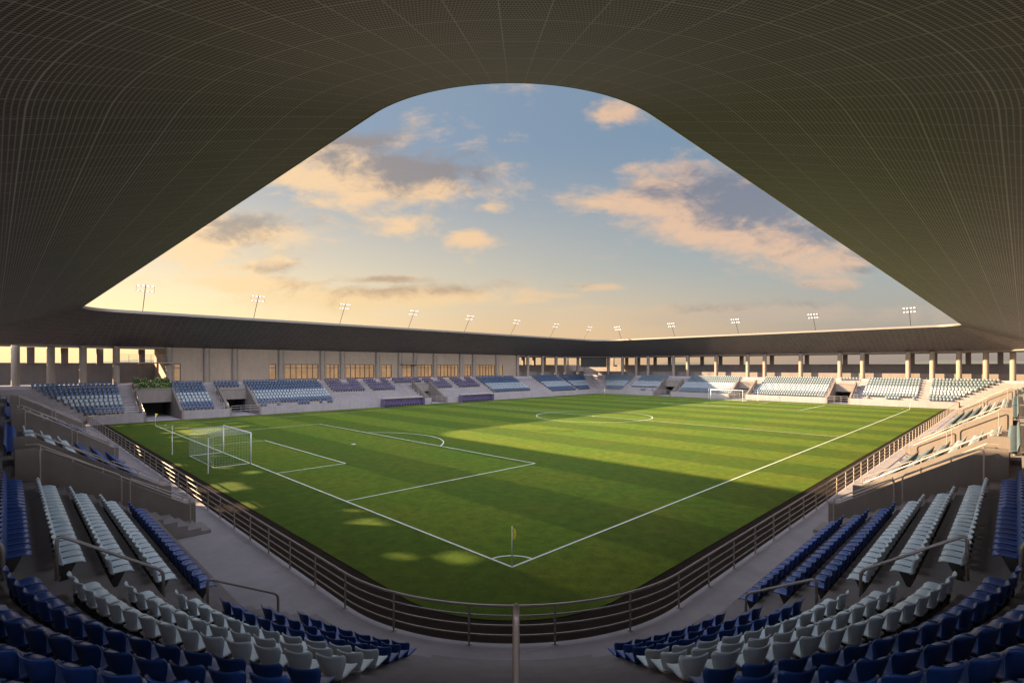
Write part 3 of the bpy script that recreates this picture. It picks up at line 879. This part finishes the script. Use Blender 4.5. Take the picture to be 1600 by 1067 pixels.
# ------------------------------------------------------------------ pitch railing
rail = thing('pitch_railing', 'four-bar steel railing curving round the near corner of the pitch', 'railing', (0, 0, 0))
path = [P('L', y, .12) for y in (Y1 - .1, 50, 25, 1)] + [P('N', a, .12) for a in range(-42, 45, 3)] + [P('R', x, .12) for x in (1, 30, 60, 90, X1 - .1)]
for hz, rr in ((1.1, .038), (.83, .024), (.56, .024), (.29, .024)):
    m = MB(); m.tube([(p[0], p[1], .25 + hz) for p in path], rr, 8)
    m.build('top_rail' if hz > 1 else 'lower_rail', RAILM, rail, True)
m = MB(); m.tube([(0, 0, 0), (0, 0, 1.09)], .03, 8); m.box((0, 0, .008), (.12, .12, .016))
post0 = m.build('post', RAILM, rail)
spots = [P('L', 1 + 2.22 * j, .12, .25) for j in range(1, 34)] + [P('N', a, .12, .25) for a in (-45, -27.3, -9.1, 9.1, 27.3, 45)] + [P('R', 1 + 2.22 * j, .12, .25) for j in range(1, 50)]
for i, p in enumerate(spots):
    o = post0
    if i: o = post0.copy(); COL.objects.link(o); o.parent = rail
    o.location = p

# ------------------------------------------------------------------ aisle handrails
def handrail(label, pts, r=.036, mt_=STEEL):
    base = pts[0]
    m = MB(); m.tube(arc_path(pts, .16, 6), r, 10)
    o = m.build('handrail', mt_, None, True, loc=base)
    return tag(o, label, 'handrail', 'handrails on the stair flights')
def aisle_rail(f, oa, za, ob_, zb, label, h_=.98):
    handrail(label, [f(oa, za), f(oa, za + h_), f(ob_, zb + h_), f(ob_, zb)])
for sgn, nm in ((-1, 'left'), (1, 'right')):
    def f(o, z, s=sgn):
        return (X0 - o, .55, z) if s < 0 else (.55, Y0 - o, z)
    for (oa, ob_, w) in ((2.35, 4.1, 'lowest'), (5.05, 6.98, 'middle'), (7.8, 9.9, 'highest')):
        ka = int((oa - O1) / RD) + 1; kb = int((ob_ - O1) / RD) + 1
        aisle_rail(f, oa, zt(ka), ob_, zt(kb), f'{w} bent steel handrail on the stair flight at the {nm} end of the curved seats')
handrail('centre aisle handrail seen end-on at the bottom of the photo', [P('N', 0, OB - 1.1 - .0, zt(9)), P('N', 0, OB - 1.1, zt(9) + 1.0)][::-1] and
         [P('N', .1, 10.4, zt(10) - .0), P('N', .1, 10.4, 6.22), P('N', .1, 8.6, 5.25), P('N', .1, 8.6, zt(8))], .024, BRONZE)
# rails on the far stair flights
k_ = 0
FARR = [('FL', 10.4, 'right of the flower planters'), ('FL', 30.5, 'left of the purple seats'), ('FL', 39.0, 'between the two left purple blocks'),
        ('FL', 46.1, 'just left of the central entrance'), ('FL', 62.0, 'between the two right purple blocks'), ('FL', 70.7, 'right of the purple seats'), ('FL', 89.0, 'on the stairs before the far corner'),
        ('FR', -.85, 'nearest the right corner flag'), ('FR', 10.3, 'right of the dark entrance by right corner flag'), ('FR', 15.5, 'left of the dark entrance by right corner flag'),
        ('FR', 31.6, 'right of the entrance behind the far goal'), ('FR', 67.4, 'beside the corner block under the dark screen')]
for side, t, w in FARR:
    m = MB(); b_ = P(side, t, 2.4, zt(2))
    pts = [P(side, t, 2.4, zt(2)), P(side, t, 2.4, zt(2) + 1), P(side, t, 9.8, zt(10) + 1), P(side, t, 9.8, zt(10))]
    m.tube(arc_path(pts, .2, 4), .03, 6)
    for k in (4, 6, 8):
        oo = 2.4 + (k - 2) * RD; zz = zt(2) + 1 + (zt(10) - zt(2)) * (oo - 2.4) / 7.4
        m.tube([P(side, t, oo, zt(k) - .1), P(side, t, oo, zz)], .022, 5)
    tag(m.build('handrail', STEEL, None, False, loc=b_), f'thin far stair handrail {w}', 'handrail', 'handrails on the far stair flights')
# rails on the front wall of the far stands
def wall_fence(side, a, b, label):
    m = MB(); base = P(side, (a + b) / 2, .11, WALL_H)
    for zz in (.32, .62, .95): m.tube([P(side, a, .11, WALL_H + zz), P(side, b, .11, WALL_H + zz)], .025, 6)
    n = max(2, int((b - a) / 1.8))
    for j in range(n + 1): m.tube([P(side, a + (b - a) * j / n, .11, WALL_H), P(side, a + (b - a) * j / n, .11, WALL_H + .95)], .025, 6)
    tag(m.build('wall_railing', STEEL, None, False, loc=base), label, 'railing', 'railings on the front walls of the far stands')
wall_fence('FL', -5.5, -.4, 'three-bar railing on the low wall left of the wide tunnel mouth')
wall_fence('FL', 9.6, 10.8, 'short railing on the wall between the blue seats and the second entrance')
wall_fence('FL', 15.8, 18.6, 'railing on the low wall right of the second entrance')
wall_fence('FR', 15.3, 16.6, 'short railing left of the dark entrance near the right corner flag')
wall_fence('FR', 9.4, 10.7, 'short railing right of the dark entrance near the right corner flag')

# ------------------------------------------------------------------ goals
def goal(x, s, label):
    g_ = thing('football_goal', label, 'goal', (x, 34, 0), 0 if s > 0 else math.pi, 'football goals')
    m = MB(); r = .06
    m.tube(arc_path([(0, -3.66 - r, 0), (0, -3.66 - r, 2.44 + r), (0, 3.66 + r, 2.44 + r), (0, 3.66 + r, 0)], .02, 2), r, 10)
    m.build('goal_frame', WHITE, g_, True)
    m = MB(); dep = 2.7; w = 3.7; hh = 2.44; q = .20; th = .0048
    def cord(a, b): 
        a = Vector(a); b = Vector(b); d = (b - a).normalized(); up = Vector((0, 0, 1)) if abs(d.z) < .9 else Vector((1, 0, 0))
        e = d.cross(up).normalized() * th / 2; f = d.cross(e).normalized() * th / 2
        m.add([a + e, a + f, a - e, a - f, b + e, b + f, b - e, b - f], [(0, 1, 5, 4), (1, 2, 6, 5), (2, 3, 7, 6), (3, 0, 4, 7)])
    ny = int(2 * w / q)
    for j in range(ny + 1):
        y = -w + 2 * w * j / ny
        cord((-dep, y, .0), (-dep, y, hh)); cord((-.06, y, hh + .03), (-dep, y, hh))
    nz = int(hh / q)
    for j in range(nz + 1):
        z = hh * j / nz
        cord((-dep, -w, z), (-dep, w, z))
        for yy in (-w, w): cord((-.05, yy, z), (-dep, yy, z))
    nx = int(dep / q)
    for j in range(nx + 1):
        xx = -dep * j / nx - .03
        cord((xx, -w, hh + .01), (xx, w, hh + .01))
        for yy in (-w, w): cord((xx, yy, 0), (xx, yy, hh))
    m.build('net', NETM, g_)
    m = MB(); m.tube(arc_path([(-.06, -w, .03), (-dep, -w, .03), (-dep, w, .03), (-.06, w, .03)], .1, 3), .022, 6); m.build('ground_bar', WHITE, g_)
    for yy in (-5.75, 5.75):
        m = MB(); m.tube([(-3.6, yy, 0), (-3.6, yy, 2.65)], .032, 8); m.build('net_pole', WHITE, g_)
        m = MB(); m.tube([(-3.6, yy, 2.6), (-dep, w * (1 if yy > 0 else -1), hh)], .008, 4); m.build('net_rope', NETM, g_)
goal(0, 1, 'white football goal with box net and two net poles, shaded near end of the pitch')
goal(105, -1, 'small white football goal at the sunlit far end of the pitch')

# ------------------------------------------------------------------ corner flags
def flag(x, y, label, rz, droop=True, white=False):
    f = thing('corner_flag', label, 'flag', (x, y, 0), rz, 'flags at the four corners of the pitch')
    m = MB(); m.tube([(0, 0, 0), (0, 0, 1.62)], .022, 8); m.build('pole', WHITE, f, True)
    m = MB(); n = 6; vs = []
    for j in range(n + 1):
        z = 1.64 - .48 * j / n; w = (.075 + .075 * math.sin(j / n * math.pi)) if droop else .3 * (1 - j / n) + .02
        for i in range(5):
            u = i / 4; vs.append((.024 + w * u, .03 * math.sin(u * 7 + j * .6) * u + (.018 if droop else 0) * math.sin(u * 9), z - (.10 * u if droop else .05 * u)))
    fs = [(j * 5 + i, j * 5 + i + 1, (j + 1) * 5 + i + 1, (j + 1) * 5 + i) for j in range(n) for i in range(4)]
    k = len(vs); vs2 = vs + [(a, b + .004, c) for a, b, c in vs]
    fs = fs + [tuple(k + q for q in f_[::-1]) for f_ in fs]
    m.add(vs2, fs); m.build('pennant', YELLOW, f, True)
flag(0, 0, 'corner flag with drooping yellow pennant in the near corner arc', R(-75))
flag(0, 68, 'corner flag with yellow pennant in front of the wide tunnel mouth', R(-45), False)
flag(105, 0, 'sunlit corner flag at the right end of the near touchline', R(150), True)
flag(105, 68, 'tiny corner flag in the farthest corner below the dark screen', R(150), True)

# ------------------------------------------------------------------ floodlight masts on the roof
def mast_meshes():
    lean = .66
    m = MB(); m.tube([(0, 0, 0), (0, lean * 3.6, 3.6)], .05, 8); m.box((0, 0, .03), (.3, .3, .06)); a = m.build('mast_pole', POLE)
    m = MB()
    for zz in (2.72, 3.42): m.box((0, lean * zz - .03, zz), (2.15, .05, .05))
    for xx in (-1.05, 1.05): m.box((xx, lean * 3.07 - .03, 3.07), (.04, .04, .74))
    b = m.build('lamp_frame', POLE)
    m = MB(); m.box((0, 0, 0), (.27, .08, .20)); m.box((0, -.06, 0), (.34, .05, .28), mi=1); c = m.build('lamp', [LAMP, STEEL])
    ds = [a.data, b.data, c.data]
    for o in (a, b, c): bpy.data.objects.remove(o)
    return ds, lean
(dm, df, dl), lean = mast_meshes()
def mast(x, y, rz, label):
    r = thing('floodlight_mast', label, 'floodlight', (x, y, 15.88), rz, 'floodlight masts along the far roof edge')
    for nm, d in (('mast_pole', dm), ('lamp_frame', df)):
        o = bpy.data.objects.new(nm, d); COL.objects.link(o); o.parent = r
    for i in range(4):
        for zz in (2.72, 3.42):
            o = bpy.data.objects.new('lamp', dl); COL.objects.link(o); o.parent = r
            o.location = (-.81 + .54 * i, lean * zz + .10, zz)
nm8 = ['leftmost', 'second', 'third', 'fourth', 'fifth', 'sixth', 'seventh', 'eighth']
for j in range(8): mast(-.3 + 15.0 * j, Y1 + .75, math.pi, f'{nm8[j]} lit floodlight mast from the left on the roof above the orange windows' if j else 'leftmost lit floodlight mast, largest on the far left roof edge')
for j in range(5): mast(X1 + .75, .7 + 16.6 * j, math.pi / 2, 'rightmost lit floodlight mast, largest on the roof behind the far goal' if j == 0 else f'{nm8[j]} lit floodlight mast from the right on the roof behind the far goal')

# ------------------------------------------------------------------ scoreboard in the far corner
sb = thing('scoreboard', 'dark brown screen hung under the roof in the farthest corner', 'screen', (X1 + 7.3, Y1 + 7.3, 7.95), R(-45))
m = MB(); m.box((0, 0, 2.0), (8.2, .5, 4.3)); m.build('screen_case', SCREEN, sb)
m = MB(); m.box((0, -.262, 2.0), (7.8, .02, 3.9)); m.build('display', mat('blank_display', (.018, .011, .008), .5), sb)
for xx in (-3, 3):
    m = MB(); m.box((xx, .1, 4.4), (.2, .2, .82)); m.build('hanger', POLE, sb)

# ------------------------------------------------------------------ dugouts
def dugout(xc, w, label):
    d = thing('team_dugout', label, 'dugout', (xc, Y1 - 1.35, 0), 0, 'team dugouts below the central entrance')
    m = MB(); m.box((0, 1.0, .95), (w, .06, 1.6)); m.hexa([(-w / 2, .97, 1.55), (w / 2, .97, 1.55), (w / 2, .15, 1.62), (-w / 2, .15, 1.62)][::-1], [(-w / 2, .97, 1.85), (w / 2, .97, 1.85), (w / 2, .15, 1.72), (-w / 2, .15, 1.72)][::-1])
    m.build('canopy', DUG, d)
    m = MB(); nn = int(w / .6)
    for j in range(nn):
        xx = -w / 2 + .3 + (w - .6) * j / (nn - 1); m.box((xx, .45, .48), (.5, .45, .1)); m.box((xx, .80, .92), (.5, .09, .85)); m.box((xx, .5, .2), (.1, .3, .44))
    m.build('seat_row', PURPLE2, d)
    for xx in (-w / 2, w / 2):
        m = MB(); m.box((xx, .3, .75), (.04, 1.4, 1.5)); m.build('end_panel', PURPLE, d)
dugout(42.4, 9.4, 'long purple-seated dugout left of the central entrance')
dugout(62.0, 9.4, 'purple-seated dugout right of the central entrance, nearer the halfway line')

# ------------------------------------------------------------------ flower planters above the wide tunnel mouth
def planter(y, z, label, seed):
    rnd = random.Random(seed)
    p_ = thing('flower_planter', label, 'planter', (2.2, y, z), 0, 'planters above the wide tunnel mouth')
    m = MB(); L_ = 4.7
    m.box((0, -.42, .3), (L_, .08, .6)); m.box((0, .42, .3), (L_, .08, .6)); m.box((0, 0, .24), (L_, .76, .48))
    for xx in (-L_ / 2 - .04, L_ / 2 + .04): m.box((xx, 0, .3), (.08, .92, .6))
    m.build('trough', CONC_WALL, p_)
    for nm, cnt, sz, mt_ in (('foliage', 2200, .15, LEAF), ('blossom', 260, .10, PETAL)):
        m = MB()
        for _ in range(cnt):
            x = rnd.uniform(-L_ / 2, L_ / 2); yy = rnd.gauss(0, .26)
            top = .62 + .72 * (1 + .5 * math.sin(x * 3.1 + seed) * math.cos(x * 1.3)) * max(.1, 1 - abs(yy) / .75)
            zz = rnd.uniform(.45, top) if nm == 'foliage' else top + rnd.uniform(-.08, .05)
            a = Vector((rnd.gauss(0, 1), rnd.gauss(0, 1), rnd.gauss(0, 1))).normalized(); b = a.cross(Vector((.3, .5, .8))).normalized()
            s = sz * rnd.uniform(.6, 1.3); c = Vector((x, yy, zz))
            m.add([c + a * s, c + b * s * .5, c - a * s, c - b * s * .5], [(0, 1, 2, 3)])
        m.build(nm, mt_, p_)
planter(Y1 + 7.45, 4.05, 'lower concrete planter of green plants directly above the tunnel beam', 3)
planter(Y1 + 9.3, 4.75, 'upper planter of flowering plants behind the lower planter', 5)

# ------------------------------------------------------------------ far land beyond the ground
hm = MB(); n = 240; vs = []; rnd = random.Random(2)
for ring, (rad, hs) in enumerate(((900, 0), (1150, .55), (1400, 1.0), (1900, 0))):
    for j in range(n):
        a = 2 * math.pi * j / n
        hgt = (13 + 5 * math.sin(a * 5 + 1) + 5 * math.sin(a * 13 + 2) + 3 * math.sin(a * 31) + rnd.uniform(-1.5, 1.5)) * hs
        vs.append((50 + rad * math.cos(a), 34 + rad * math.sin(a), hgt - .1))
fs = [(r_ * n + j, r_ * n + (j + 1) % n, (r_ + 1) * n + (j + 1) % n, (r_ + 1) * n + j) for r_ in range(3) for j in range(n)]
hm.add(vs, fs)
tag(hm.build('hills', mat('wooded_hills', (.05, .055, .042), .95, var=.3, vscale=.03), smooth=True), kind='structure')
